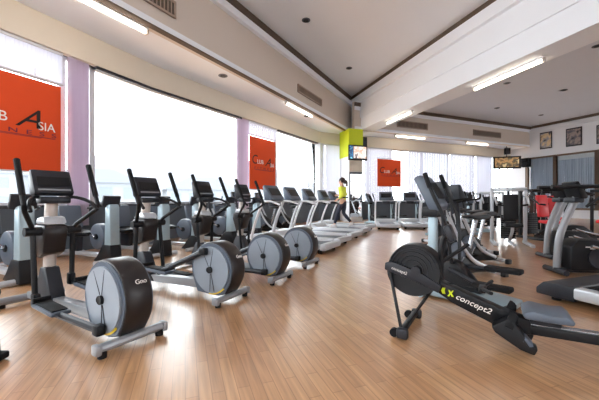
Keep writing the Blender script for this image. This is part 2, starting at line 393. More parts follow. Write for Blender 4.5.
p, q = far_pt(473, -1.41), far_pt(500, -1.41); grille(p, q, 5.05, 5.42, 'right dark air grille on the far bulkhead, nearer the room corner', 1)

dl = None
def downlight(x, y, z, label):
    global dl
    if dl is None:
        dl = thing('downlight', label, 'downlight', group='recessed ceiling downlights')
        m = MB(); m.cyl((0, 0, -.015), (0, 0, 0), .13, seg=24); m.build('ring', 'slate', dl)
        m = MB(); m.cyl((0, 0, -.03), (0, 0, -.012), .08, seg=20); m.build('lamp', 'dark', dl)
        dl.location = (x, y, z); return
    dup(dl, (x, y, z), 0, label)
def cp(px, py, z): y = FPX * (z - EYE) / (200 - py); return ((px - 299.5) / FPX * y, y, z)
for px, py, z, l in ((306, 20, ZU, 'round downlight in the raised tray ceiling, nearer the viewer'), (349, 68, ZU, 'round downlight in the raised tray ceiling near its far corner'),
    (223, 75.5, ZC, 'small dark round downlight in the low ceiling above the bare window'), (307, 116, ZC, 'small dark downlight in the low ceiling just beyond the second tube light'),
    (507, 83, 6.05, 'downlight on the grey ceiling just below the large tube light'), (564, 90, 6.05, 'downlight on the grey ceiling nearest the right picture wall'),
    (448, 100, 6.05, 'downlight on the grey ceiling nearest the white beam'), (497, 108, 6.05, 'downlight in the middle of the grey ceiling before the far bulkhead'),
    (541, 115, 6.05, 'downlight on the grey ceiling above the first framed picture'), (597, 46, 6.05, 'downlight on the grey ceiling at the right edge of the photo')):
    downlight(*cp(px, py, z), l)

# ------------------------------------------------------------------ blinds, curtains, banners
def blind(p, q, d, z0, z1, n, label, m='blind', cat='blind', name='vertical_blind'):
    o = thing(name, label, cat, ((p.x + q.x) / 2, (p.y + q.y) / 2, z0)); o_ = Vector((o.location.x, o.location.y)); e = (q - p); L = e.length; t = e / L
    s_ = MB(); a_ = ang(t.x, t.y); nn = Vector((-t.y, t.x))
    for i in range(n):
        v = p + t * (L * (i + .5) / n) + nn * d - o_
        s_.box((v.x, v.y, (z1 - z0 - .05) / 2), (L / n * .985, .006, z1 - z0 - .05), (0, 0, a_ + .05))
    s_.build('slats', m, o); r_ = MB(); v = (p + q) / 2 + nn * d - o_
    r_.box((v.x, v.y, z1 - z0 - .03), (L, .06, .05), (0, 0, a_)); r_.build('head_rail', 'alu', o)
    return o
h0 = on(WA, WB, -60); h1 = on(WA, WB, 61)
blind(h0, h1, -.04, 3.42, ZV, 26, 'white vertical blind above the large orange banner')
e = (WB - WA).normalized()
c0, c1 = on(WA, WB, 66.5), on(WA, WB, 86.5)
m_ = MB(); pleats(m_, c0, c1, -.06, .55, ZV - .02, 9, .045); tag(m_.build('gathered_blind', 'curtain'), 'tall lilac blind gathered between the large orange banner and bare window', 'curtain')
c0, c1 = on(WB, WC, 236), on(WB, WC, 247)
m_ = MB(); pleats(m_, c0, c1, -.06, .6, ZV - .02, 7, .045); tag(m_.build('gathered_blind', 'curtain'), 'narrow lilac blind gathered left of the smaller side-wall banner', 'curtain')
blind(on(WB, WC, 248), on(WB, WC, 276), -.03, 3.62, ZV, 14, 'short white vertical blind above the side-wall banner by the treadmills')
fb = [(325, 341, 'white vertical blind between the corner post and the lime column', .75), (364, 391, 'white vertical blind behind the far orange banner', .7), (408, 447, 'broad closed white blind just right of the far orange banner', 1.02), (450, 474, 'white closed blind in the middle of the far windows', 1.02), (475.5, 491, 'narrow white closed blind beside the ceiling television', 1.02)]
for p0, p1, l, z0 in fb: blind(on(WC, WD, p0), on(WC, WD, p1), -.05, z0 + .02 if z0 > 1 else 1.05, ZV, 16, l)

def banner(p, q, d, z0, z1, label, words):
    t = (q - p).normalized(); L = (q - p).length; a_ = ang(t.x, t.y); nn = Vector((-t.y, t.x)); c_ = (p + q) / 2 + nn * d
    o = thing('banner', label, 'banner', (c_.x, c_.y, z0), a_, 'orange club banners hung before the windows')
    H = z1 - z0; m = MB(); m.box((0, 0, H / 2), (L, .03, H), bevel=.005); m.build('cloth', 'orange', o)
    m = MB(); m.cyl((-L / 2 - .03, 0, H + .05), (L / 2 + .03, 0, H + .05), .03, seg=10)
    m.build('hanging_rail', 'alu', o)
    m = MB(); m.tube([(-L / 4, 0, H + .05), (-L / 4, 0, H + .22)], .01, 6); m.tube([(L / 4, 0, H + .05), (L / 4, 0, H + .22)], .01, 6); m.build('hanger', 'alu', o)
    m = MB(); m.box((0, 0, .0), (L, .04, .03)); m.build('bottom_bar', 'alu', o)
    for body, x, z, s, mt, sh, sx in words: text('lettering', body, s * L, mt, o, (x * L, -.02, z * H), (R(90), 0, 0), .003, 'LEFT', sh, sx)
    m = MB(); m.box((.04 * L, -.018, 0.387 * H), (.8 * L, .006, .006 * H)); m.box((.0 * L, -.018, .376 * H), (.6 * L, .006, .004 * H)); m.build('underline', 'purpleink', o)
    return o
W_ = [('C', -.44, .49, .3, 'blackink', .15, 1), ('LUB', -.24, .5, .14, 'whiteink', 0, 1), ('A', .07, .475, .29, 'blackink', .45, 1.15), ('SIA', .27, .465, .13, 'whiteink', 0, .95), ('F  I  T  N  E  S  S', -.34, .4, .066, 'purpleink', 0, 1.75)]
banner(on(WA, WB, -66, -.16), on(WA, WB, 60.5, -.16), 0, 1.62, 3.36, 'large orange club banner with black and white lettering, nearest on the left', W_)
banner(on(WB, WC, 249.5, -.16), on(WB, WC, 275, -.16), 0, 1.5, 3.5, 'tall orange club banner on the side glazing above the first treadmill', W_)
banner(on(WC, WD, 377.5, -.16), on(WC, WD, 401, -.16), 0, 1.88, 3.46, 'small square orange club banner on the far windows right of the column', W_)

# ------------------------------------------------------------------ pictures, televisions, speakers
def screen_mat(name, cols, scale):
    m = bpy.data.materials.new(name); m.use_nodes = True; nt = m.node_tree; b = nt.nodes['Principled BSDF']
    tc = nt.nodes.new('ShaderNodeTexCoord'); nz = nt.nodes.new('ShaderNodeTexNoise'); nz.inputs['Scale'].default_value = scale; nz.inputs['Detail'].default_value = 2
    nt.links.new(tc.outputs['Object'], nz.inputs['Vector']); cr = nt.nodes.new('ShaderNodeValToRGB'); cr.color_ramp.interpolation = 'EASE'
    while len(cr.color_ramp.elements) < len(cols): cr.color_ramp.elements.new(.5)
    for i, c_ in enumerate(cols): cr.color_ramp.elements[i].position = .32 + .36 * i / (len(cols) - 1); cr.color_ramp.elements[i].color = c_
    nt.links.new(nz.outputs['Fac'], cr.inputs[0]); nt.links.new(cr.outputs[0], b.inputs['Base Color']); b.inputs['Roughness'].default_value = .3
    return m, nt, cr, b
def lit(name, cols, scale, st):
    m, nt, cr, b = screen_mat(name, cols, scale); nt.links.new(cr.outputs[0], b.inputs['Emission Color']); b.inputs['Emission Strength'].default_value = st; return m
M['scr_a'] = lit('programme_picture', [srgb(236, 226, 220), srgb(214, 180, 160), srgb(240, 236, 232), srgb(60, 44, 50)], 3.0, .55)
M['scr_b'] = lit('blue_caption_strip', [srgb(60, 140, 190), srgb(30, 60, 110), srgb(120, 200, 220)], 5, .5)
M['scr_c'] = lit('warm_programme_picture', [srgb(40, 38, 36), srgb(190, 150, 100), srgb(84, 76, 60), srgb(230, 210, 160)], 2.2, .35)
M['photo_a'] = screen_mat('print_a', [srgb(50, 50, 56), srgb(150, 152, 158), srgb(214, 190, 150), srgb(70, 74, 82)], 2.6)[0]
M['photo_b'] = screen_mat('print_b', [srgb(50, 48, 54), srgb(104, 102, 110), srgb(160, 146, 140), srgb(60, 58, 64)], 3)[0]
def tv(loc, rz, w_, h_, label, scr, strip=False, pole=None):
    o = thing('television', label, 'television', loc, rz); m = MB(); m.box((0, .03, 0), (w_, .07, h_), bevel=.015); m.build('casing', 'black', o)
    m = MB(); m.box((w_ * .1 if strip else 0, -.012, .01), (w_ * (.68 if strip else .84), .012, h_ * .76)); m.build('screen', scr, o)
    if strip: m = MB(); m.box((-w_ * .36, -.012, .01), (w_ * .18, .012, h_ * .84)); m.build('caption_strip', 'scr_b', o)
    m = MB(); m.box((0, .09, 0), (.3, .06, .25), bevel=.01); m.tube(pole or [(0, .1, 0), (0, .3, 0)], .025, 8, smooth=False); m.build('bracket', 'dark', o)
    return o
tp = CE - cl * .34 - cb * .32
tv((tp.x, tp.y, 3.45), math.atan2(-cb.x, cb.y) + .02, 1.03, .76, 'wall television on the lime column showing a bright programme', 'scr_a', True)
tv((13.85, 21.1, 3.6), R(-20), 1.62, .82, 'ceiling hung television by the far right corner showing a warm picture', 'scr_c', pole=[(0, .1, 0), (0, .1, 1.1)])
def speaker(loc, rz, s, label, bracket):
    o = thing('speaker', label, 'speaker', loc, rz); m = MB(); m.box((0, 0, 0), (s * .75, s * .6, s), bevel=.02); m.build('cabinet', 'black', o)
    m = MB(); m.cyl((0, -s * .3 - .01, -s * .15), (0, -s * .3 + .01, -s * .15), s * .25, seg=16); m.cyl((0, -s * .3 - .01, s * .28), (0, -s * .3 + .01, s * .28), s * .12, seg=14); m.build('driver', 'dark', o)
    m = MB(); m.tube(bracket, .02, 6, smooth=False); m.build('bracket', 'dark', o)
sp = CC - cl * .52 - cb * .3
speaker((sp.x, sp.y, 4.1), R(15), .5, 'small black speaker on the right side of the lime column', [(0, 0, 0), (-.16, .06, 0)])
pr = WD + RD * .12
v = on(WD, WE, 511.5, -.3) if 0 else None
speaker((14.2, 21.6, 4.42), R(-20), .45, 'small black bracket box above the ceiling hung television', [(0, 0, .1), (0, 0, .28)])  # the television's bracket box, built with the speaker shape and name
rp2 = on(WD, WE, 526, -.3); speaker((rp2.x, rp2.y, 3.62), R(-60), .6, 'dark speaker hung at the corner below the white picture wall', [(0, 0, .2), (.0, .3, .2)])
def picture(px0, px1, z0, z1, mt, label):
    p, q = on(WD, WE, px0, -.03), on(WD, WE, px1, -.03); c_ = (p + q) / 2; t = q - p; L = t.length
    o = thing('framed_picture', label, 'picture', (c_.x, c_.y, z0), ang(t.x, t.y), 'framed pictures on the white upper wall'); H = z1 - z0
    m = MB(); m.box((0, 0, H / 2), (L, .05, H), bevel=.01); m.build('frame', 'dark', o); m = MB(); m.box((0, -.03, H / 2), (L * .86, .01, H * .86)); m.build('print', mt, o)
picture(540, 552, 4.42, 5.5, 'photo_a', 'framed picture with a pale lower edge, nearest the room corner')
picture(566, 582, 4.35, 5.45, 'photo_b', 'middle framed picture, dark greyish, on the white upper wall')
picture(596.5, 615, 4.28, 5.35, 'photo_b', 'framed picture cut off by the right edge of the photo')

# ------------------------------------------------------------------ rear-drive ellipticals
def circ(cx, cz, r, n, a0=0, a1=360, rz=None):
    return [(cx + r * math.cos(R(a0 + (a1 - a0) * i / n)), cz + (rz or r) * math.sin(R(a0 + (a1 - a0) * i / n))) for i in range(n if a1 - a0 == 360 else n + 1)]
def make_elliptical(down):
    o = thing('elliptical_trainer', '', 'elliptical trainer', group='silver disc elliptical trainers in the front row')
    m = MB(); m.tube([(0, -.245, .068), (0, .245, .068)], .033, 10, smooth=False); rs = m.build('rear_stabilizer', 'bar', o)
    for s in (-1, 1):
        m = MB(); m.box((0, s * .255, .065), (.08, .045, .075), bevel=.015); m.build('end_cap', 'bar', rs)
        m = MB(); m.cyl((0, s * .22, 0), (0, s * .22, .05), .03, seg=12); m.build('foot', 'rubber', rs)
    # drive housing: drum with a tail dropping to the rear bar and a nose to the frame
    prof = circ(.2, .345, .3, 26, -25, 215) + [(.0, .1), (.12, .065), (.42, .08)]
    m = MB(); m.prism(prof, -.105, .105, bevel=.022); hs = m.build('drive_housing', 'rim', o)
    for s in (-1, 1):
        m = MB(); pf = circ(.2, .345, .285, 26, -25, 215) + [(.015, .11), (.12, .075), (.4, .09)]
        m.prism(pf, s * .105 - .006, s * .105 + .006); m.build('side_flange', 'slate', o)
        m = MB(); t = s * .117; m.cyl((.2, t - .008, .345), (.2, t + .008, .345), .25, seg=40, bevel=.004); dc = m.build('side_disc', 'disc', o)
        m = MB()
        for a_ in (95, 55, 250, 265): m.tube([(.2 + .04 * math.cos(R(a_)), s * .127, .345 + .04 * math.sin(R(a_))), (.2 + .235 * math.cos(R(a_ + 6)), s * .127, .345 + .235 * math.sin(R(a_ + 6)))], .0035, 5)
        m.build('seams', 'dark', dc)
        m = MB(); m.cyl((.2, s * .11, .345), (.2, s * .145, .345), .035, seg=16, bevel=.005); m.build('hub', 'black', dc)
        m = MB(); arc = circ(.2, .345, .265, 10, 225, 275) + circ(.2, .345, .238, 10, 275, 225); m.prism(arc, s * .113 - .007, s * .113 + .007); m.build('yellow_crescent', 'yellow', o)
    # emblem on the rim
    em = text('emblem', 'Gno', .05, 'whiteink', o, (-.088, .03, .48), (R(64), 0, R(-90)), .002, 'LEFT', 0, 1)
    # frame rail
    m = MB(); m.prism([(.4, .1), (.4, .2), (1.9, .13), (1.9, .06)], -.05, .05, bevel=.01); m.build('frame_rail', 'bar', o)
    m = MB(); m.tube([(1.93, -.3, .065), (1.93, .3, .065)], .04, 10, smooth=False); fs = m.build('front_stabilizer', 'bar', o)
    for s in (-1, 1): m = MB(); m.cyl((1.93, s * .24, 0), (1.93, s * .24, .05), .03, seg=12); m.build('foot', 'rubber', fs)
    m = MB(); m.prism([(1.2, .08), (1.28, .18), (1.4, .44), (1.52, .44), (1.64, .2), (1.75, .08)], -.065, .065, bevel=.02); m.build('base_cowl', 'dark', o)
    m = MB(); m.tube([(1.47, 0, .4), (1.45, 0, .8), (1.42, 0, 1.12)], .055, 12, smooth=True); m.build('mast', 'beige', o)
    m = MB(); m.prism([(1.36, .58), (1.3, .78), (1.32, .86), (1.56, .86), (1.58, .75), (1.5, .52)], -.1, .1, bevel=.025); m.build('upper_cowl', 'rim', o)
    m = MB(); m.prism([(1.3, .86), (1.36, .94), (1.5, .93), (1.56, .86)], -.1, .1, bevel=.03); m.build('pivot_shell', 'silver', o)
    m = MB(); m.cyl((1.38, -.23, .8), (1.38, .23, .8), .042, seg=14); m.build('pivot_axle', 'black', o)
    # console
    m = MB(); m.prism([(1.36, 1.14), (1.33, 1.17), (1.44, 1.4), (1.5, 1.38), (1.46, 1.14)], -.168, .168, bevel=.02); co = m.build('console', 'dark', o)
    m = MB(); n_ = Vector((-.902, 0, .43)); m.box((1.375, 0, 1.28), (.008, .27, .1), (0, R(25.5), 0)); m.build('screen', 'black', co)
    m = MB(); m.box((1.343, 0, 1.2), (.008, .27, .016), (0, R(25.5), 0)); m.build('keypad', 'bar', co)
    m = MB(); m.box((1.37, 0, 1.1), (.12, .26, .07), bevel=.02); m.build('cup_tray', 'dark', o)
    for s in (-1, 1):       # fixed pulse grips
        m = MB(); m.tube([(1.43, s * .05, 1.1), (1.34, s * .16, 1.13), (1.2, s * .25, 1.08), (1.1, s * .27, 1.0)], .017, 8); m.build('pulse_grip', 'black', o)
    for s in (-1, 1):
        ph = -1 if (s > 0) == down else 1
        ex, ez = (.2 + .17 * .35 * ph, .345 + .2 * ph)
        if ph < 0: ex, ez = .16, .14
        x_, z_ = .98, .2 + .06 * ph
        m = MB(); m.tube([(ex, s * .165, ez), (x_, s * .165, z_ - .02)], .026, 8, flat=1.2, smooth=False); rl = m.build('pedal_rail', 'dark', o)
        m = MB(); m.box((ex, s * .165, ez), (.08, .07, .08), bevel=.015); m.build('crank_joint', 'black', rl)
        m = MB(); m.box((.98, s * .165, z_ + .01), (.42, .15, .035), (0, R(-2), 0), bevel=.012); pd = m.build('pedal', 'slate', o)
        m = MB(); m.box((.98, s * .165, z_ + .033), (.36, .115, .014), (0, R(-2), 0), bevel=.004); m.box((1.17, s * .165, z_ + .05), (.03, .14, .06), bevel=.01); m.build('tread', 'rubber', pd)
        # swinging arm: lower link, elbow, upper grip
        fx = 1.38 + .05 * ph
        m = MB(); m.tube([(fx - .02, s * .17, z_ + .02), (1.38, s * .165, .8)], .024, 10, smooth=False); ar = m.build('swing_arm', 'black', o)
        m = MB(); m.tube([(1.38, s * .165, .8), (1.34, s * .19, .86), (1.17, s * .29, 1.0), (1.15, s * .3, 1.05), (1.34, s * .295, 1.47)], .021, 10, smooth=False); m.build('upper_handle', 'black', ar)
        m = MB(); m.tube([(1.19, s * .299, 1.14), (1.338, s * .295, 1.465)], .026, 10, smooth=False); m.build('grip', 'rubber', ar)
        m = MB(); m.tube([(x_ + .1, s * .165, z_ - .02), (fx - .02, s * .17, z_ + .0)], .022, 8, smooth=False); m.box((fx - .02, s * .165, z_ + .03), (.08, .06, .12), bevel=.015); m.build('link', 'black', rl)
    return o
E1 = make_elliptical(True); E2 = make_elliptical(False)
ER = [((-1.26, 2.39), 148), ((-.73, 3.43), 152), ((-.25, 4.28), 152.5), ((.19, 5.27), 152.5)]
EL = ['nearest front-row elliptical trainer, its silver disc and dark rim fully in view', 'second front-row elliptical trainer with one pedal raised high against its disc', 'third front-row elliptical trainer, between the raised-pedal one and the last', 'farthest front-row elliptical trainer, its disc beside the first treadmill deck']
for i, (p, a_) in enumerate(ER):
    if i == 1: place(E2, True, (*p, 0), R(a_), EL[i])
    else: place(E1, i == 0, (*p, 0), R(a_), EL[i])

# ------------------------------------------------------------------ recumbent bikes (back row): pillar at x=0, seat behind
def make_recumbent():
    o = thing('exercise_bike', '', 'exercise bike', group='pale pillared exercise bikes between the ellipticals and windows')
    m = MB(); m.prism([(-.09, .3), (-.08, .98), (-.05, 1.03), (.07, 1.0), (.1, .3)], -.085, .085, bevel=.02); m.build('pillar', 'teal', o)
    m = MB(); m.prism([(-.14, .02), (-.1, .33), (.12, .33), (.3, .12), (.42, .02)], -.1, .1, bevel=.02); m.build('base_cowl', 'black', o)
    m = MB(); m.prism(circ(.36, .45, .23, 22), -.07, .07, bevel=.02); fw_ = m.build('crank_housing', 'slate', o)
    m = MB(); m.cyl((.36, -.09, .45), (.36, .09, .45), .05, seg=14); m.build('crank_hub', 'black', fw_)
    for s in (-1, 1):
        m = MB(); m.tube([(.36, s * .1, .45), (.36 + s * .13, s * .11, .45 + s * .06)], .015, 6); pc = m.build('crank_arm', 'steel', o)
        m = MB(); m.box((.36 + s * .13, s * .16, .45 + s * .06), (.1, .1, .03), bevel=.008); m.build('pedal', 'rubber', pc)
    m = MB(); m.prism([(.3, .08), (.3, .15), (1.55, .13), (1.55, .06)], -.06, .06, bevel=.01); m.build('frame_rail', 'silver', o)
    for x in (0.0, 1.5):
        m = MB(); m.tube([(x, -.3, .045), (x, .3, .045)], .04, 8, smooth=False); m.build('stabilizer', 'silver', o)
    m = MB(); m.prism([(1.05, .12), (1.02, .42), (1.3, .42), (1.34, .12)], -.05, .05, bevel=.015); m.build('seat_post', 'dark', o)
    m = MB(); m.box((1.12, 0, .47), (.42, .42, .09), (0, R(-4), 0), bevel=.035); m.build('seat', 'black', o)
    m = MB(); m.box((1.38, 0, .76), (.09, .4, .48), (0, R(14), 0), bevel=.035); m.build('backrest', 'slate', o)
    m = MB(); m.tube([(.02, 0, .98), (.1, .2, 1.0), (.3, .24, .96)], .016, 8); m.tube([(.02, 0, .98), (.1, -.2, 1.0), (.3, -.24, .96)], .016, 8); m.build('handlebar', 'black', o)
    m = MB(); m.box((.03, 0, 1.08), (.06, .3, .2), (0, R(-18), 0), bevel=.015); co = m.build('console', 'dark', o)
    m = MB(); m.box((.066, 0, 1.095), (.008, .22, .12), (0, R(-18), 0)); m.build('screen', 'slate', co)
    return o
RB = make_recumbent()
RBL = ['pale pillared exercise bike behind the nearest elliptical, at the left edge', 'pale pillared exercise bike seen between the first and second ellipticals', 'pale pillared exercise bike behind the second elliptical, third from the left', 'pale pillared exercise bike behind the third elliptical', 'pale pillared exercise bike behind the last elliptical', 'pale pillared exercise bike in the back row next to the treadmills']
for i, (u, n, a_) in enumerate(((1.87, 5.15, 151), (3.22, 5.5, 151), (4.1, 5.3, 151), (4.95, 5.3, 151), (6.05, 5.3, 151), (7.1, 5.3, 151))):
    place(RB, i == 0, (*un(u, n), 0), R(a_), RBL[i])

# ------------------------------------------------------------------ treadmills: rear at x=0, front at x=2
def make_treadmill(dark=False):
    o = thing('treadmill', '', 'treadmill', group=None if dark else 'silver treadmills')
    fr = 'silver' if dark else 'white'
    m = MB(); m.box((.98, 0, .13), (1.86, .62, .09), bevel=.015); m.build('deck', 'dark' if dark else 'slate', o)
    m = MB(); m.box((.95, 0, .182), (1.7, .5, .014), bevel=.004); m.build('belt', 'rubber' if dark else 'slate', o)  # slate belts carry the pale window glare in their colour
    for s in (-1, 1):
        m = MB(); m.box((1.02 if not dark else 1.12, s * (.36 if not dark else .4), .14), (1.8 if not dark else 1.56, .14, .12), bevel=.025); m.build('side_rail', 'silver', o)
    if dark: m = MB(); m.prism([(-.02, .05), (-.02, .12), (.06, .2), (.36, .21), (.36, .05)], -.47, .47, bevel=.02); m.build('rear_cover', 'dark', o)
    else: m = MB(); m.box((.03, 0, .14), (.14, .86, .13), bevel=.03); m.build('rear_roller_cover', 'silver', o)
    for s in (-1, 1):
        m = MB(); m.cyl((.12, s * .34, 0), (.12, s * .34, .1), .045, seg=12); m.build('rear_foot', 'rubber', o)
        m = MB(); m.cyl((1.85, s * .34, 0), (1.85, s * .34, .1), .045, seg=12); m.build('front_foot', 'rubber', o)
    m = MB()
    if dark: m.prism([(1.4, .1), (1.45, .2), (1.6, .42), (1.95, .45), (2.08, .3), (2.1, .06)], -.42, .42, bevel=.04)
    else: m.prism([(1.5, .1), (1.52, .2), (1.68, .3), (1.95, .3), (2.05, .2), (2.06, .06)], -.4, .4, bevel=.04)
    hd = m.build('motor_hood', 'black' if dark else 'silver', o)
    if dark:
        m = MB(); m.box((2.1, -.12, .26), (.006, .1, .02), (0, R(-5), 0)); m.box((2.105, -.06, .285), (.006, .1, .014), (0, R(-5), 0)); m.build('hood_mark', 'whiteink', hd)
    for s in (-1, 1):
        m = MB()
        if dark: m.tube([(1.98, s * .44, .05), (1.96, s * .44, .5), (1.8, s * .43, .85), (1.55, s * .42, 1.25)], .035, 10, flat=1.5)
        else: m.tube([(1.85, s * .42, .1), (1.7, s * .42, .6), (1.5, s * .42, 1.05)], .032, 10)
        m.build('upright', fr, o)
        m = MB(); m.tube([(1.5, s * .42, 1.06), (1.3, s * .42, 1.07), (1.05, s * .42, 1.0)], .022, 8); m.build('handrail', 'black' if dark else 'white', o)
    m = MB()
    if dark: m.tube([(1.55, -.46, 1.27), (1.55, .46, 1.27)], .045, 10, smooth=False)
    else: m.tube([(1.5, -.42, 1.07), (1.5, .42, 1.07)], .026, 8, smooth=False)
    m.build('crossbar', 'black' if dark else 'white', o)
    m = MB()
    if dark: m.prism([(1.44, 1.2), (1.58, 1.56), (1.64, 1.54), (1.62, 1.2)], -.2, .2, bevel=.02)
    else: m.prism([(1.36, 1.08), (1.34, 1.12), (1.56, 1.45), (1.62, 1.42), (1.56, 1.08)], -.27, .27, bevel=.03)
    co = m.build('console', 'black' if dark else 'slate', o)
    m = MB()
    if dark: m.box((1.485, 0, 1.38), (.008, .3, .2), (0, R(21.2), 0))
    else: m.box((1.447, 0, 1.29), (.008, .4, .2), (0, R(33.7), 0))
    m.build('screen', 'black', co)
    if not dark:
        m = MB(); m.box((1.45, 0, 1.0), (.16, .3, .1), bevel=.02); m.build('cup_tray', 'dark', o)
    m = MB(); m.box((1.28, 0, 1.075), (.05, .05, .025), bevel=.006) if 0 else m.box((1.42, 0, 1.1), (.05, .06, .03), bevel=.006); m.build('stop_button', 'red', co)
    return o
TM = make_treadmill()
TL = ['nearest silver treadmill, beside the last elliptical trainer', 'second silver treadmill from the ellipticals, below the bare window', 'third silver treadmill from the ellipticals, left of the walking person', 'silver treadmill the person in the lime jacket walks on', 'farthest silver treadmill of the window row, just beyond the walking person']
TR = [((.69, 6.7), 151), ((1.1, 7.72), 151), ((1.58, 8.85), 150), ((2.12, 10.1), 150), ((2.6, 11.5), 149)]
for i, (p, a_) in enumerate(TR): place(TM, i == 0, (*p, 0), R(a_), TL[i])
FL = ['silver treadmill facing the far windows, below the small square banner', 'silver treadmill facing the far windows, right of the one below the banner', 'silver treadmill facing the far windows, largely behind the grey mast stepper']
for p, l in zip(((3.3, 11.7), (4.35, 11.85), (5.4, 12.1)), FL):
    t_ = dup(TM, (*p, 0), ang(.2, .98), l)
DT = make_treadmill(True)
ma = ang(.34, -.94)
place(DT, True, (3.12, 3.72, 0), ma, 'black treadmill whose wide rear cover reaches in at the right edge')

# black climbers with a silver leaning pillar at the front (x=0), body towards -x
def make_climber():
    o = thing('climber', '', 'cardio climber', group='black climbers with silver pillars on the right')
    m = MB(); m.tube([(.05, -.24, .045), (.05, .24, .045)], .042, 8, smooth=False); fs = m.build('front_stabilizer', 'dark', o)
    m = MB(); m.tube([(-1.05, -.3, .04), (-1.05, .3, .04)], .04, 8, smooth=False); m.build('rear_stabilizer', 'dark', o)
    m = MB(); m.prism([(.08, .03), (.08, .09), (-1.08, .09), (-1.08, .03)], -.07, .07, bevel=.01); m.build('frame_rail', 'dark', o)
    m = MB(); m.tube([(.03, 0, .05), (.0, 0, .5), (-.1, 0, .82), (-.24, 0, 1.14)], .04, 12, flat=1.35); m.build('pillar', 'bar', o)
    m = MB(); m.prism([(-.06, .07), (-.06, .42), (-.16, .52), (-.5, .52), (-.72, .36), (-.86, .07)], -.16, .16, bevel=.035); bd_ = m.build('body_cowl', 'black', o)
    for s in (-1, 1):
        m = MB(); m.box((-.36, s * .163, .4), (.1, .006, .022)); m.box((-.29, s * .163, .42), (.08, .006, .014)); m.build('cowl_mark', 'whiteink', bd_)
        m = MB(); m.cyl((-.42, s * .15, .26), (-.42, s * .175, .26), .14, seg=26, bevel=.01); m.build('side_disc', 'dark', bd_)
        m = MB(); m.tube([(-.3, s * .2, .44), (-.6, s * .22, .3 + s * .05), (-.95, s * .22, .24 + s * .05)], .024, 8); pa = m.build('pedal_arm', 'steel', o)
        m = MB(); m.box((-.95, s * .22, .28 + s * .05), (.36, .15, .05), bevel=.015); m.build('pedal', 'rubber', pa)
        m = MB(); m.tube([(-.24, s * .18, 1.0), (-.38, s * .26, 1.15), (-.5, s * .27, 1.22), (-.6, s * .26, 1.2)], .02, 8); m.build('handlebar', 'black', o)
    m = MB(); m.tube([(.2, -.16, 1.29), (-.5, -.17, 1.3)], .03, 10, smooth=False); m.tube([(.2, .16, 1.29), (-.5, .17, 1.3)], .03, 10, smooth=False); m.tube([(-.2, -.16, 1.29), (-.2, .16, 1.29)], .03, 10, smooth=False); m.build('handrail', 'black', o)
    m = MB(); m.prism([(-.2, 1.12), (-.12, 1.36), (-.17, 1.38), (-.3, 1.15), (-.28, 1.12)], -.15, .15, bevel=.015); co = m.build('console', 'black', o)
    m = MB(); m.box((-.238, 0, 1.27), (.008, .22, .13), (0, R(-29.5), 0)); m.build('screen', 'slate', co)
    m = MB(); m.box((-.2, 0, 1.1), (.14, .24, .08), bevel=.02); m.build('cup_tray', 'dark', o)
    return o
CB = make_climber()
place(CB, True, (3.9, 4.75, 0), ang(-.8, .1), 'black climber with leaning silver pillars just behind the wide treadmill cover')
dup(CB, (5.95, 7.35, 0), ang(-.8, .1), 'black climber farthest back, mostly hidden behind the two with leaning pillars')
dup(CB, (4.72, 6.0, 0), ang(-.8, .1), 'black climber with leaning silver pillars, left of and beyond the nearer one')

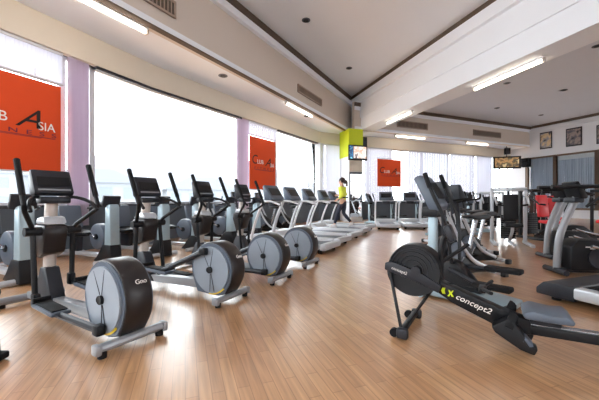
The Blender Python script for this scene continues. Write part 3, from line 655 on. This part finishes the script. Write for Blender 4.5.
# ------------------------------------------------------------------ rower: front (flywheel) at x=0, rail runs to +x
def make_rower(loc, rz, label):
    o = thing('rowing_machine', label, 'rowing machine', loc, rz); CZ = .515
    m = MB(); m.cyl((0, -.07, CZ), (0, .07, CZ), .212, seg=44, bevel=.02); fc_ = m.build('flywheel_cage', 'black', o)
    for s in (-1, 1):
        m = MB()
        for r_ in (.08, .115, .15, .183):
            m.tube([(r_ * math.cos(R(a_)), s * .0715, CZ + r_ * math.sin(R(a_))) for a_ in range(0, 361, 15)], .004, 5, smooth=False)
        m.build('cage_rings', 'dark', fc_)
    m = MB(); m.cyl((0.03, -.125, CZ), (0.03, .125, CZ), .04, seg=18); m.build('hub', 'dark', o)
    for s in (-1, 1):
        m = MB(); m.prism([(-.23, .5), (-.225, .56), (-.16, .575), (.08, .5), (.22, .42), (.2, .36), (.06, .42)], s * .095 - .016, s * .095 + .016, bevel=.008); hp = m.build('head_plate', 'dark', o)
        if s < 0: text('side_lettering', 'concept2', .036, 'whiteink', hp, (-.17, -.113, .515), (R(90), R(17), 0), .001)
    m = MB(); m.prism([(.14, .38), (.18, .46), (.3, .41), (.62, .295), (.8, .24), (.8, .14), (.6, .16), (.3, .28)], -.055, .055, bevel=.012); mb_ = m.build('main_beam', 'black', o)
    text('lettering', 'concept2', .06, 'whiteink', mb_, (.315, -.058, .328), (R(90), R(19), 0), .002, 'LEFT', .2, 1.12)
    for i in (0, 1):
        m = MB(); x0 = .225 + i * .042; z0 = .375 - (x0 - .225) * .33; k = .7
        sh_ = [(0, .035), (.03, .035), (.022, 0), (.03, -.035), (0, -.035), (-.015, 0)] if i == 0 else [(0, .035), (.015, .035), (.025, .01), (.04, .035), (.055, .035), (.035, 0), (.055, -.035), (.035, -.035), (.022, -.012), (.01, -.035), (-.008, -.035), (.012, 0)]
        m.prism([(x0 + a_ * k, z0 + b_ * k) for a_, b_ in sh_], -.061, -.055); m.build('lime_mark', 'lime_mark', mb_)
    m = MB(); m.tube([(-.2, -.08, .53), (-.06, -.22, .06)], .014, 8, smooth=False); m.build('front_leg', 'black', o)
    m = MB(); m.tube([(.14, .04, .36), (-.04, -.08, .07)], .013, 8, smooth=False); m.build('leg_brace', 'black', o)
    m = MB(); m.tube([(-.05, -.27, .05), (-.05, .27, .05)], .028, 10, smooth=False); fb_ = m.build('front_foot', 'black', o)
    for s in (-1, 1):
        m = MB(); m.cyl((-.11, s * .24 - .02, .033), (-.11, s * .24 + .02, .033), .033, seg=14); m.build('caster', 'rubber', fb_)
        m = MB(); m.box((-.04, s * .26, .045), (.09, .06, .085), bevel=.02); m.build('end_cap', 'dark', fb_)
    m = MB(); m.tube([(.2, .02, .36), (.21, .03, .74), (.25, .03, .8)], .022, 8); m.tube([(.2, .02, .58), (.4, .1, .74)], .016, 8, smooth=False); ma_ = m.build('monitor_arm', 'black', o)
    m = MB(); m.box((.27, .03, .83), (.05, .17, .14), (0, R(-20), 0), bevel=.015); m.build('monitor', 'dark', ma_)
    for s in (-1, 1):
        m = MB(); m.prism([(.58, .16), (.56, .2), (.66, .27), (.7, .25), (.79, .115), (.83, .1), (.81, .05), (.73, .07)], s * .13 - .05, s * .13 + .05, bevel=.012); fb2 = m.build('footboard', 'black', o)
        m = MB(); m.tube([(.66, s * .13 - .055, .21), (.7, s * .13, .3), (.7, s * .13 + .055, .22)], .014, 6, flat=2.2); m.build('strap', 'rubber', fb2)
        m = MB(); m.box((.765, s * .13, .125), (.05, .1, .08), (0, R(-40), 0), bevel=.015); m.build('heel_cup', 'slate', fb2)
    m = MB(); m.tube([(.5, -.03, .42), (.56, -.2, .44)], .014, 8); m.tube([(.5, .03, .42), (.56, .2, .44)], .014, 8); m.box((.5, 0, .415), (.05, .09, .05), bevel=.01); m.tube([(.5, 0, .415), (.2, 0, .43)], .005, 5); m.build('handle', 'black', o)
    m = MB(); m.prism([(.62, .14), (.62, .205), (2.3, .245), (2.3, .18)], -.045, .045, bevel=.008); rl = m.build('monorail', 'black', o)
    m = MB(); m.prism([(.66, .206), (.66, .213), (2.28, .252), (2.28, .245)], -.028, .028); m.build('rail_track', 'steel', rl)
    m = MB(); m.prism([(.76, .275), (.74, .31), (.8, .34), (.92, .325), (.99, .335), (1.03, .3), (1.02, .275)], -.14, .14, bevel=.02); st = m.build('seat', 'slate', o)
    m = MB(); m.box((.88, 0, .25), (.18, .1, .06), bevel=.01); m.build('seat_carriage', 'dark', st)
    m = MB(); m.tube([(2.1, 0, .19), (2.16, -.22, .03)], .02, 8, smooth=False); m.tube([(2.1, 0, .19), (2.16, .22, .03)], .02, 8, smooth=False); m.tube([(2.16, -.26, .03), (2.16, .26, .03)], .03, 8, smooth=False); m.build('rear_leg', 'black', o)
    return o
make_rower((.986, 2.70, 0), ang(.85, -.53), 'black air rowing machine with white lettering on its beam, nearest on the right')

# ------------------------------------------------------------------ grey-mast stepper
def make_stepper(tubes='teal'):
    o = thing('stepper', '', 'stepper', group='mast steppers')
    m = MB(); m.prism([(-.05, .02), (-.05, .1), (.25, .14), (.85, .08), (.85, .02)], -.2, .2, bevel=.02); m.build('base', tubes, o)
    m = MB(); m.tube([(-.02, -.28, .04), (-.02, .28, .04)], .04, 8, smooth=False); m.build('front_stabilizer', tubes, o)
    m = MB(); m.box((0, 0, .5), (.09, .1, .86), bevel=.02); m.build('mast', tubes, o)
    m = MB(); m.box((.0, 0, .96), (.2, .2, .12), bevel=.03); m.build('mast_collar', 'black', o)
    m = MB(); m.prism([(-.2, 1.36), (-.13, 1.4), (-.05, 1.36), (.14, 1.05), (.12, .98), (.0, .98)], -.105, .105, bevel=.02); co = m.build('console', 'slate', o)
    m = MB(); m.box((.052, 0, 1.21), (.008, .16, .22), (0, R(-31.5), 0)); m.build('screen', 'black', co)
    m = MB(); m.prism([(.12, .1), (.1, .34), (.18, .44), (.3, .42), (.44, .26), (.56, .12)], -.09, .09, bevel=.03); m.build('body_cowl', 'black', o)
    for s in (-1, 1):
        m = MB(); m.tube([(.26, s * .11, .4), (.22, s * .17, .85), (.1, s * .2, 1.15), (.0, s * .2, 1.4)], .02, 8); pl_ = m.build('pole_handle', 'black', o)
        m = MB(); m.tube([(.06, s * .2, 1.24), (.0, s * .2, 1.405)], .027, 8, smooth=False); m.build('grip', 'rubber', pl_)
        m = MB(); m.tube([(.25, s * .16, .35), (.6, s * .17, .28 + s * .06)], .025, 8, smooth=False); pa = m.build('pedal_arm', 'dark', o)
        m = MB(); m.box((.68, s * .17, .3 + s * .06), (.34, .14, .05), bevel=.015); m.build('pedal', 'rubber', pa)
    return o
ST = make_stepper()
sa = ang(.66, -.75)
place(ST, True, (1.58, 3.74, 0), sa, 'tall grey mast stepper right behind the rowing machine')

# ------------------------------------------------------------------ dark upright bikes: rear at x=0, front at x=1.1
def make_bike():
    o = thing('upright_bike', '', 'exercise bike', group='dark upright bikes')
    for x in (.02, 1.08):
        m = MB(); m.tube([(x, -.26, .05), (x, .26, .05)], .035, 8, smooth=False); st = m.build('stabilizer', 'silver', o)
        for s in (-1, 1): m = MB(); m.box((x, s * .26, .045), (.09, .07, .085), bevel=.015); m.build('end_cap', 'black', st)
    m = MB(); m.prism([(.02, .04), (.02, .1), (.4, .2), (.42, .4), (.75, .62), (1.0, .55), (1.12, .3), (1.1, .06)], -.075, .075, bevel=.025); m.build('shroud', 'black', o)
    for s in (-1, 1):
        m = MB(); m.tube([(.1, s * .085, .1), (.42, s * .09, .24), (.66, s * .09, .5), (.86, s * .085, .86)], .022, 8, flat=1.4); m.build('side_strip', 'silver', o)
        m = MB(); m.cyl((.72, s * .07, .36), (.72, s * .1, .36), .15, seg=24, bevel=.01); m.build('side_disc', 'slate', o)
        m = MB(); m.tube([(.62, s * .11, .3), (.62 + s * .1, s * .13, .3 - s * .12)], .014, 6); ck = m.build('crank', 'steel', o)
        m = MB(); m.box((.62 + s * .1, s * .18, .3 - s * .12), (.1, .09, .03), bevel=.008); m.build('pedal', 'rubber', ck)
    m = MB(); m.tube([(.42, 0, .3), (.26, 0, .82)], .03, 10, smooth=False); m.build('seat_post', 'steel', o)
    m = MB(); m.prism([(.08, .82), (.06, .87), (.14, .9), (.42, .87), (.46, .84), (.3, .81)], -.1, .1, bevel=.03); m.build('saddle', 'black', o)
    m = MB(); m.tube([(.85, 0, .5), (.88, 0, .95), (.93, 0, 1.1)], .035, 10); m.build('mast', 'dark', o)
    m = MB(); m.tube([(.93, .04, 1.06), (.86, .2, 1.1), (.68, .25, 1.12), (.6, .2, 1.2)], .016, 8); m.tube([(.93, -.04, 1.06), (.86, -.2, 1.1), (.68, -.25, 1.12), (.6, -.2, 1.2)], .016, 8); m.build('handlebar', 'rubber', o)
    m = MB(); m.prism([(.84, 1.08), (.82, 1.12), (.96, 1.36), (1.02, 1.34), (.98, 1.08)], -.15, .15, bevel=.02); co = m.build('console', 'dark', o)
    m = MB(); m.box((.89, 0, 1.24), (.008, .22, .13), (0, R(30), 0)); m.build('screen', 'slate', co)
    return o
UB = make_bike()
UBS = [((2.85, 4.75), 'dark upright bike nearest the rowing machine, right of the grey mast stepper'),
       ((3.5, 5.65), 'dark upright bike along the right aisle, second behind the rowing machine'),
       ((3.85, 6.55), 'dark upright bike along the right aisle, third behind the rowing machine'),
       ((4.05, 7.45), 'dark upright bike along the right aisle, fourth behind the rowing machine'),
       ((4.35, 8.4), 'dark upright bike next to the silver machine with the blue cloth')]
UBS = [(p, (-.94, -.34), l) for p, l in UBS]
UBS += [(un(u_, 5.55), Nn, 'dark upright bike by the windows, behind the %s silver treadmill' % w_) for u_, w_ in ((6.45, 'nearest'), (7.6, 'second'), (8.8, 'third'), (10.1, 'occupied'))]
for i, (p, d_, l) in enumerate(UBS): place(UB, i == 0, (*p, 0), ang(*d_), l)
o = thing('weight_bench', 'black weight bench at the lower left edge, only its upright leg in view', 'weight bench', (-2.09, 2.14, 0), R(180))
m = MB(); m.prism([(-.03, .02), (-.02, .14), (.0, .36), (.07, .36), (.06, .02)], -.05, .05, bevel=.012); lg = m.build('leg', 'black', o)
m = MB(); m.box((-.01, 0, .03), (.12, .14, .05), bevel=.015); m.build('foot', 'rubber', lg)
m = MB(); m.prism([(.9, .02), (.88, .36), (.96, .36), (.97, .02)], -.05, .05, bevel=.012); lg = m.build('leg', 'black', o)
m = MB(); m.box((.93, 0, .03), (.12, .4, .05), bevel=.015); m.build('foot', 'rubber', lg)
m = MB(); m.box((.5, 0, .38), (.95, .07, .06), bevel=.012); m.build('frame_rail', 'dark', o)
m = MB(); m.box((.52, 0, .44), (.95, .28, .07), bevel=.03); m.build('pad', 'black', o)

# cross trainers with paired dark poles further back
for p, d_, l in (((4.2, 9.9), (.34, -.94), 'pale mast stepper deep in the cluster, before the far treadmills'),
                 ((5.2, 10.6), (.34, -.94), 'pale mast stepper with dark poles below the closed far blinds'),
                 ((6.1, 11.4), (.34, -.94), 'pale mast stepper nearest the silver weight machines'),
                 ((4.55, 15.6), (.3, -.9), 'pale mast stepper by the far windows, below the small square banner'),
                 ((6.0, 16.2), (.3, -.9), 'pale mast stepper by the far windows, below the broad closed blind'),
                 ((7.6, 16.6), (.3, -.9), 'pale mast stepper by the far windows, below the middle closed blind'),
                 ((3.3, 14.9), (.5, -.8), 'pale mast stepper standing right of the mirrored column')):
    dup(ST, (*p, 0), ang(*d_), l)

# ------------------------------------------------------------------ weight machines: seat side at -y
def make_weight(pad, body):
    o = thing('weight_machine', '', 'weight machine', group='weight machines with %s pads' % ('red' if pad == 'red' else 'black'))
    for s in (-1, 1):
        m = MB(); m.box((s * .36, 0, .72), (.08, .09, 1.36), bevel=.015); m.build('upright', body, o)
        m = MB(); m.box((s * .36, -.35, .04), (.08, .95, .07), bevel=.012); m.build('foot_rail', body, o)
    m = MB(); m.box((0, 0, 1.37), (.8, .09, .09), bevel=.015); m.build('top_beam', body, o)
    for s in (-1, 1): m = MB(); m.cyl((s * .08, .02, .08), (s * .08, .02, 1.34), .012, seg=8); m.build('guide_rod', 'steel', o)
    m = MB()
    for i in range(11): m.box((0, .02, .14 + i * .055), (.32, .12, .048), bevel=.006)
    m.build('weight_stack', 'black', o)
    m = MB(); m.cyl((-.03, -.02, 1.27), (.03, -.02, 1.27), .06, seg=18); pu = m.build('pulley', 'dark', o)
    m = MB(); m.tube([(0, -.06, 1.25), (0, -.06, .75)], .005, 5, smooth=False); m.build('cable', 'black', pu)
    m = MB(); m.tube([(0, -.12, .06), (0, -.5, .3), (0, -.62, .48)], .035, 8); m.tube([(0, -.1, .06), (0, -.8, .05)], .035, 8, smooth=False); m.build('seat_frame', body, o)
    m = MB(); m.box((0, -.62, .5), (.36, .42, .09), bevel=.03); m.build('seat', pad, o)
    m = MB(); m.box((0, -.36, .93), (.32, .09, .62), (R(-8), 0, 0), bevel=.03); m.build('backrest', pad, o)
    for s in (-1, 1):
        m = MB(); m.tube([(s * .33, -.04, 1.2), (s * .34, -.35, 1.16), (s * .32, -.62, .98)], .024, 8); la = m.build('lever_arm', body, o)
        m = MB(); m.tube([(s * .32, -.6, .99), (s * .18, -.66, .97)], .022, 8, smooth=False); m.build('grip', 'rubber', la)
    return o
WM = make_weight('black', 'silver')
place(WM, True, (5.35, 8.1, 0), R(-25), 'silver framed weight machine holding the hanging blue cloth')
dup(WM, (7.3, 12.0, 0), R(-25), 'silver framed weight machine directly behind the one with the blue cloth')
dup(WM, (7.9, 13.6, 0), R(-25), 'silver framed weight machine farther back, below the ceiling television')
m = MB(); pleats(m, Vector((5.2, 8.03)), Vector((5.42, 7.93)), 0, .8, 1.12, 5, .012, .01)
tag(m.build('towel', 'blue'), 'bright blue cloth hanging inside a silver weight machine', 'towel')
WR = make_weight('red', 'black')
for i, (p, a_, l) in enumerate((((6.8, 9.25), 5, 'black weight machine with red pads left of the black treadmill uprights'), ((8.7, 10.9), -30, 'black weight machine with red pads seen between the treadmill uprights'), ((9.0, 9.2), -50, 'black weight machine with red pads, farthest to the right edge'))):
    place(WR, i == 0, (*p, 0), R(a_), l)
o = thing('storage_cabinet', 'dark brown two-door cabinet behind the red-padded weight machines', 'cabinet', (7.65, 10.7, 0), R(-20))
m = MB(); m.box((0, 0, .66), (.5, .4, 1.24), bevel=.01); m.build('body', 'darkwood', o)
for s in (-1, 1):
    m = MB(); m.box((s * .122, -.21, .66), (.235, .02, 1.16), bevel=.004); dr = m.build('door', 'darkwood', o)
    m = MB(); m.box((s * .03, -.235, .8), (.015, .03, .12)); m.build('handle', 'steel', dr)
m = MB(); m.box((0, 0, .025), (.46, .36, .05)); m.build('plinth', 'black', o)

# ------------------------------------------------------------------ the walking person
def skin(name, pts, edges, rad, m, parent, root=0, sub=2):
    me = bpy.data.meshes.new(name); me.from_pydata([Vector(p) for p in pts], edges, []); me.update()
    o = bpy.data.objects.new(name, me); COL.objects.link(o)
    md = o.modifiers.new('s', 'SKIN'); md.use_smooth_shade = True
    for v, r in zip(me.skin_vertices[0].data, rad): v.radius = r if isinstance(r, tuple) else (r, r)
    me.skin_vertices[0].data[root].use_root = True
    sb = o.modifiers.new('d', 'SUBSURF'); sb.levels = sub; sb.render_levels = sub
    dg = bpy.context.evaluated_depsgraph_get(); nm = bpy.data.meshes.new_from_object(o.evaluated_get(dg))
    o.modifiers.clear(); o.data = nm; nm.name = name; bpy.data.meshes.remove(me)
    for p in nm.polygons: p.use_smooth = True
    nm.materials.clear(); nm.materials.append(M[m])
    if parent: o.parent = parent
    return o
def person(loc, rz):
    o = thing('person', 'person in a lime jacket and dark leggings walking on a treadmill', 'person', loc, rz)
    # left leg forward, right leg trailing; elbows bent as in a brisk walk
    J = {'pelvis': (0, 0, .88), 'waist': (.01, 0, 1.02), 'chest': (.03, 0, 1.2), 'neck0': (.03, 0, 1.34), 'neck1': (.05, 0, 1.42)}
    leg = {1: [(.0, .085, .84), (.16, .095, .47), (.27, .095, .09)], -1: [(.0, -.085, .84), (.02, -.095, .46), (-.27, -.095, .15)]}
    arm = {1: [(.03, .16, 1.3), (-.1, .2, 1.07), (.08, .19, .95)], -1: [(.03, -.16, 1.3), (.02, -.2, 1.05), (.23, -.17, 1.06)]}
    P = [J['pelvis'], J['waist'], J['chest'], J['neck0'], J['neck1']]; E = [(0, 1), (1, 2), (2, 3), (3, 4)]; Rr = [(.13, .1), (.11, .085), (.125, .095), (.055, .055), (.05, .05)]
    for s in (1, -1):
        b0 = len(P); hip, kn, an = leg[s]; P += [hip, tuple((Vector(hip) + Vector(kn)) / 2), kn, tuple(Vector(kn).lerp(Vector(an), .35)), an]
        E += [(0, b0)] + [(b0 + i, b0 + i + 1) for i in range(4)]; Rr += [.085, .075, .052, .054, .036]
        toe = Vector(an) + (Vector((.13, 0, -.06)) if s > 0 else Vector((.1, 0, -.12))); P.append(tuple(toe)); E.append((b0 + 4, b0 + 5)); Rr.append(.03)
        b0 = len(P); sh, el, wr = arm[s]; P += [sh, el, tuple(Vector(el).lerp(Vector(wr), .4)), wr]; E += [(3, b0)] + [(b0 + i, b0 + i + 1) for i in range(3)]; Rr += [.05, .038, .036, .024]
        d = (Vector(wr) - Vector(el)).normalized(); palm = Vector(wr) + d * .06; P.append(tuple(palm)); pi = len(P) - 1; E.append((b0 + 3, pi)); Rr.append((.032, .018))
        up = Vector((0, 0, 1)) - d * d.z; up.normalize(); sd = d.cross(up)
        for k, (ln, of) in enumerate(((.07, .026), (.08, .009), (.075, -.008), (.055, -.024))):
            k0_ = len(P); root = palm + up * of + d * .02; mid = root + d * ln * .55 - sd * s * .008; tip = mid + d * ln * .3 - sd * s * .03
            P += [tuple(root), tuple(mid), tuple(tip)]; E += [(pi, k0_), (k0_, k0_ + 1), (k0_ + 1, k0_ + 2)]; Rr += [.009, .0085, .008]
        k0_ = len(P); root = Vector(wr) + d * .03 + up * .03; P += [tuple(root), tuple(root + d * .04 + up * .015 - sd * s * .015)]; E += [(b0 + 3, k0_), (k0_, k0_ + 1)]; Rr += [.011, .009]
    # head
    b0 = len(P); P += [(.06, 0, 1.48), (.055, 0, 1.56), (.045, 0, 1.6)]; E += [(4, b0), (b0, b0 + 1), (b0 + 1, b0 + 2)]; Rr += [(.062, .07), (.078, .092), (.055, .065)]
    b0 = len(P); P.append((.155, 0, 1.515)); E.append((len(P) - 4, b0)); Rr.append(.014)
    body = skin('body', P, E, Rr, 'skin', o)
    m = MB()
    for s in (1, -1): m.ball((.138, s * .03, 1.545), .011)
    m.build('eyes', 'eye', body)
    m = MB(); m.ball((.138, 0, 1.475), .02, (.4, 1.1, .35)); m.build('mouth', 'lip', body)
    m = MB()
    for s in (1, -1): m.ball((.05, s * .085, 1.53), .026, (.7, .4, 1.2))
    m.build('ears', 'skin', body)
    m = MB(); m.ball((.03, 0, 1.565), .105, (1.02, .92, .95), 20); m.ball((-.07, 0, 1.5), .05, (.9, 1, 1.3)); m.tube([(-.08, 0, 1.55), (-.13, 0, 1.5), (-.13, 0, 1.36)], .032, 8); m.build('hair', 'hair', o)
    # jacket
    P = [(.005, 0, .86), (.01, 0, 1.02), (.03, 0, 1.2), (.03, 0, 1.33), (.04, 0, 1.39)]; E = [(0, 1), (1, 2), (2, 3), (3, 4)]; Rr = [(.155, .125), (.14, .11), (.15, .118), (.075, .075), (.062, .062)]
    for s in (1, -1):
        b0 = len(P); sh, el, wr = arm[s]; P += [sh, el, tuple(Vector(el).lerp(Vector(wr), .5)), tuple(Vector(el).lerp(Vector(wr), .93))]; E += [(3, b0)] + [(b0 + i, b0 + i + 1) for i in range(3)]; Rr += [.064, .052, .048, .036]
    jk = skin('jacket', P, E, Rr, 'jacket', o, 2)
    m = MB(); m.tube([(-.13, -.1, .99), (0.14, -.12, .99), (.16, 0, .985), (.14, .12, .99), (-.13, .1, .99), (-.15, 0, .99), (-.13, -.1, .99)], .02, 6, smooth=True); m.build('waist_band', 'legging', jk)
    P = [(.0, 0, .9), (.0, 0, .84)]; E = [(0, 1)]; Rr = [(.125, .1), (.12, .1)]
    for s in (1, -1):
        b0 = len(P); hip, kn, an = leg[s]; P += [hip, tuple((Vector(hip) + Vector(kn)) / 2), kn, tuple(Vector(kn).lerp(Vector(an), .35)), tuple(Vector(kn).lerp(Vector(an), .92))]
        E += [(1, b0)] + [(b0 + i, b0 + i + 1) for i in range(4)]; Rr += [.097, .086, .063, .064, .046]
    skin('leggings', P, E, Rr, 'legging', o)
    for s in (1, -1):
        an = Vector(leg[s][2]); m = MB(); pitch = R(5) if s > 0 else R(38)
        t_ = MB(); t_.prism([(-.09, .0), (-.1, .05), (-.05, .1), (.02, .1), (.1, .055), (.17, .04), (.18, .0)], -.045, .045, bevel=.018)
        t_.bm.transform(Matrix.Translation((an.x, an.y, an.z - (.09 if s > 0 else .075))) @ Matrix.Rotation(pitch if s < 0 else 0, 4, 'Y')); t_.build('shoe', 'shoe', o)
    return o
pv = Vector((2.12, 10.1)) + Vector((math.cos(R(150)), math.sin(R(150)))) * .78
person((pv.x, pv.y, .19), R(150))

# ------------------------------------------------------------------ outside, sky, camera
def building(loc, rz, w_, d_, h_, z0, nx, nz, label, roof=False):
    o = thing('building', label, 'building', (loc[0], loc[1], z0), rz)
    m = MB(); m.box((0, 0, h_ / 2), (w_, d_, h_)); m.build('wall', 'buildw', o)
    for i in range(nx):
        for j in range(nz):
            m = MB(); m.box((-w_ / 2 + w_ * (i + .5) / nx, -d_ / 2, h_ * (j + .5) / nz), (w_ / nx * .55, .1, h_ / nz * .55)); m.build('window', 'buildg', o)
    m = MB()
    if roof: m.prism([(-w_ / 2 - .5, h_), (-w_ * .2, h_ + 2.2), (w_ * .2, h_ + 2.2), (w_ / 2 + .5, h_)], -d_ / 2 - .5, d_ / 2 + .5)
    else: m.box((0, 0, h_ + .2), (w_ + .4, d_ + .4, .4))
    m.build('roof', 'roof', o)
building((-46, 41), R(28), 16, 10, 14.5, -10, 8, 6, 'pale building with a grid of windows, seen below the large banner')
building((-36, 56), R(28), 14, 10, 10.5, -6.5, 4, 3, 'low pale building with a sloped grey roof outside the bare window', True)
building((-20, 62), R(28), 12, 10, 9.5, -6.5, 4, 3, 'distant low building with a sloped roof outside the second bare window stretch', True)

M['hill'] = mat('hazy_hill', srgb(106, 107, 112), 1, vary=.03, scale=.02)
hp_ = [(-420, -40), (-330, -20), (-268, -4), (-238, 20), (-205, 42), (-182, 52), (-150, 48), (-110, 56), (-70, 46), (-20, 30), (40, 8), (120, -40)]
w = MB(); w.prism([(-420, -60)] + hp_ + [(120, -60)], 300, 420, 'y', bevel=8); struct(w, 'hills', 'hill')
wd = bpy.data.worlds.new('sky'); SC.world = wd; wd.use_nodes = True
nt = wd.node_tree; bg = nt.nodes['Background']
tc = nt.nodes.new('ShaderNodeTexCoord'); nz = nt.nodes.new('ShaderNodeTexNoise'); nz.inputs['Scale'].default_value = 2.2; nz.inputs['Detail'].default_value = 4
nt.links.new(tc.outputs['Generated'], nz.inputs['Vector'])
cr = nt.nodes.new('ShaderNodeValToRGB'); cr.color_ramp.elements[0].color = (.86, .93, 1, 1); cr.color_ramp.elements[1].color = (1, 1, 1, 1)
nt.links.new(nz.outputs['Fac'], cr.inputs[0]); nt.links.new(cr.outputs[0], bg.inputs['Color']); bg.inputs['Strength'].default_value = 6.5

cam = bpy.data.cameras.new('camera'); cam.sensor_width = 36; cam.lens = FPX / 599 * 36; cam.clip_start = .05
co = bpy.data.objects.new('camera', cam); COL.objects.link(co); co.location = (0, 0, EYE); co.rotation_euler = (R(90), 0, 0); SC.camera = co
vs = SC.view_settings; vs.view_transform = 'Standard'; vs.look = 'None'; vs.exposure = 0.48; vs.gamma = 1; vs.use_curve_mapping = False
SC.cycles.max_bounces = 8; SC.cycles.diffuse_bounces = 5; SC.cycles.transparent_max_bounces = 12; SC.cycles.use_denoising = True
SC.cycles.sample_clamp_indirect = 6
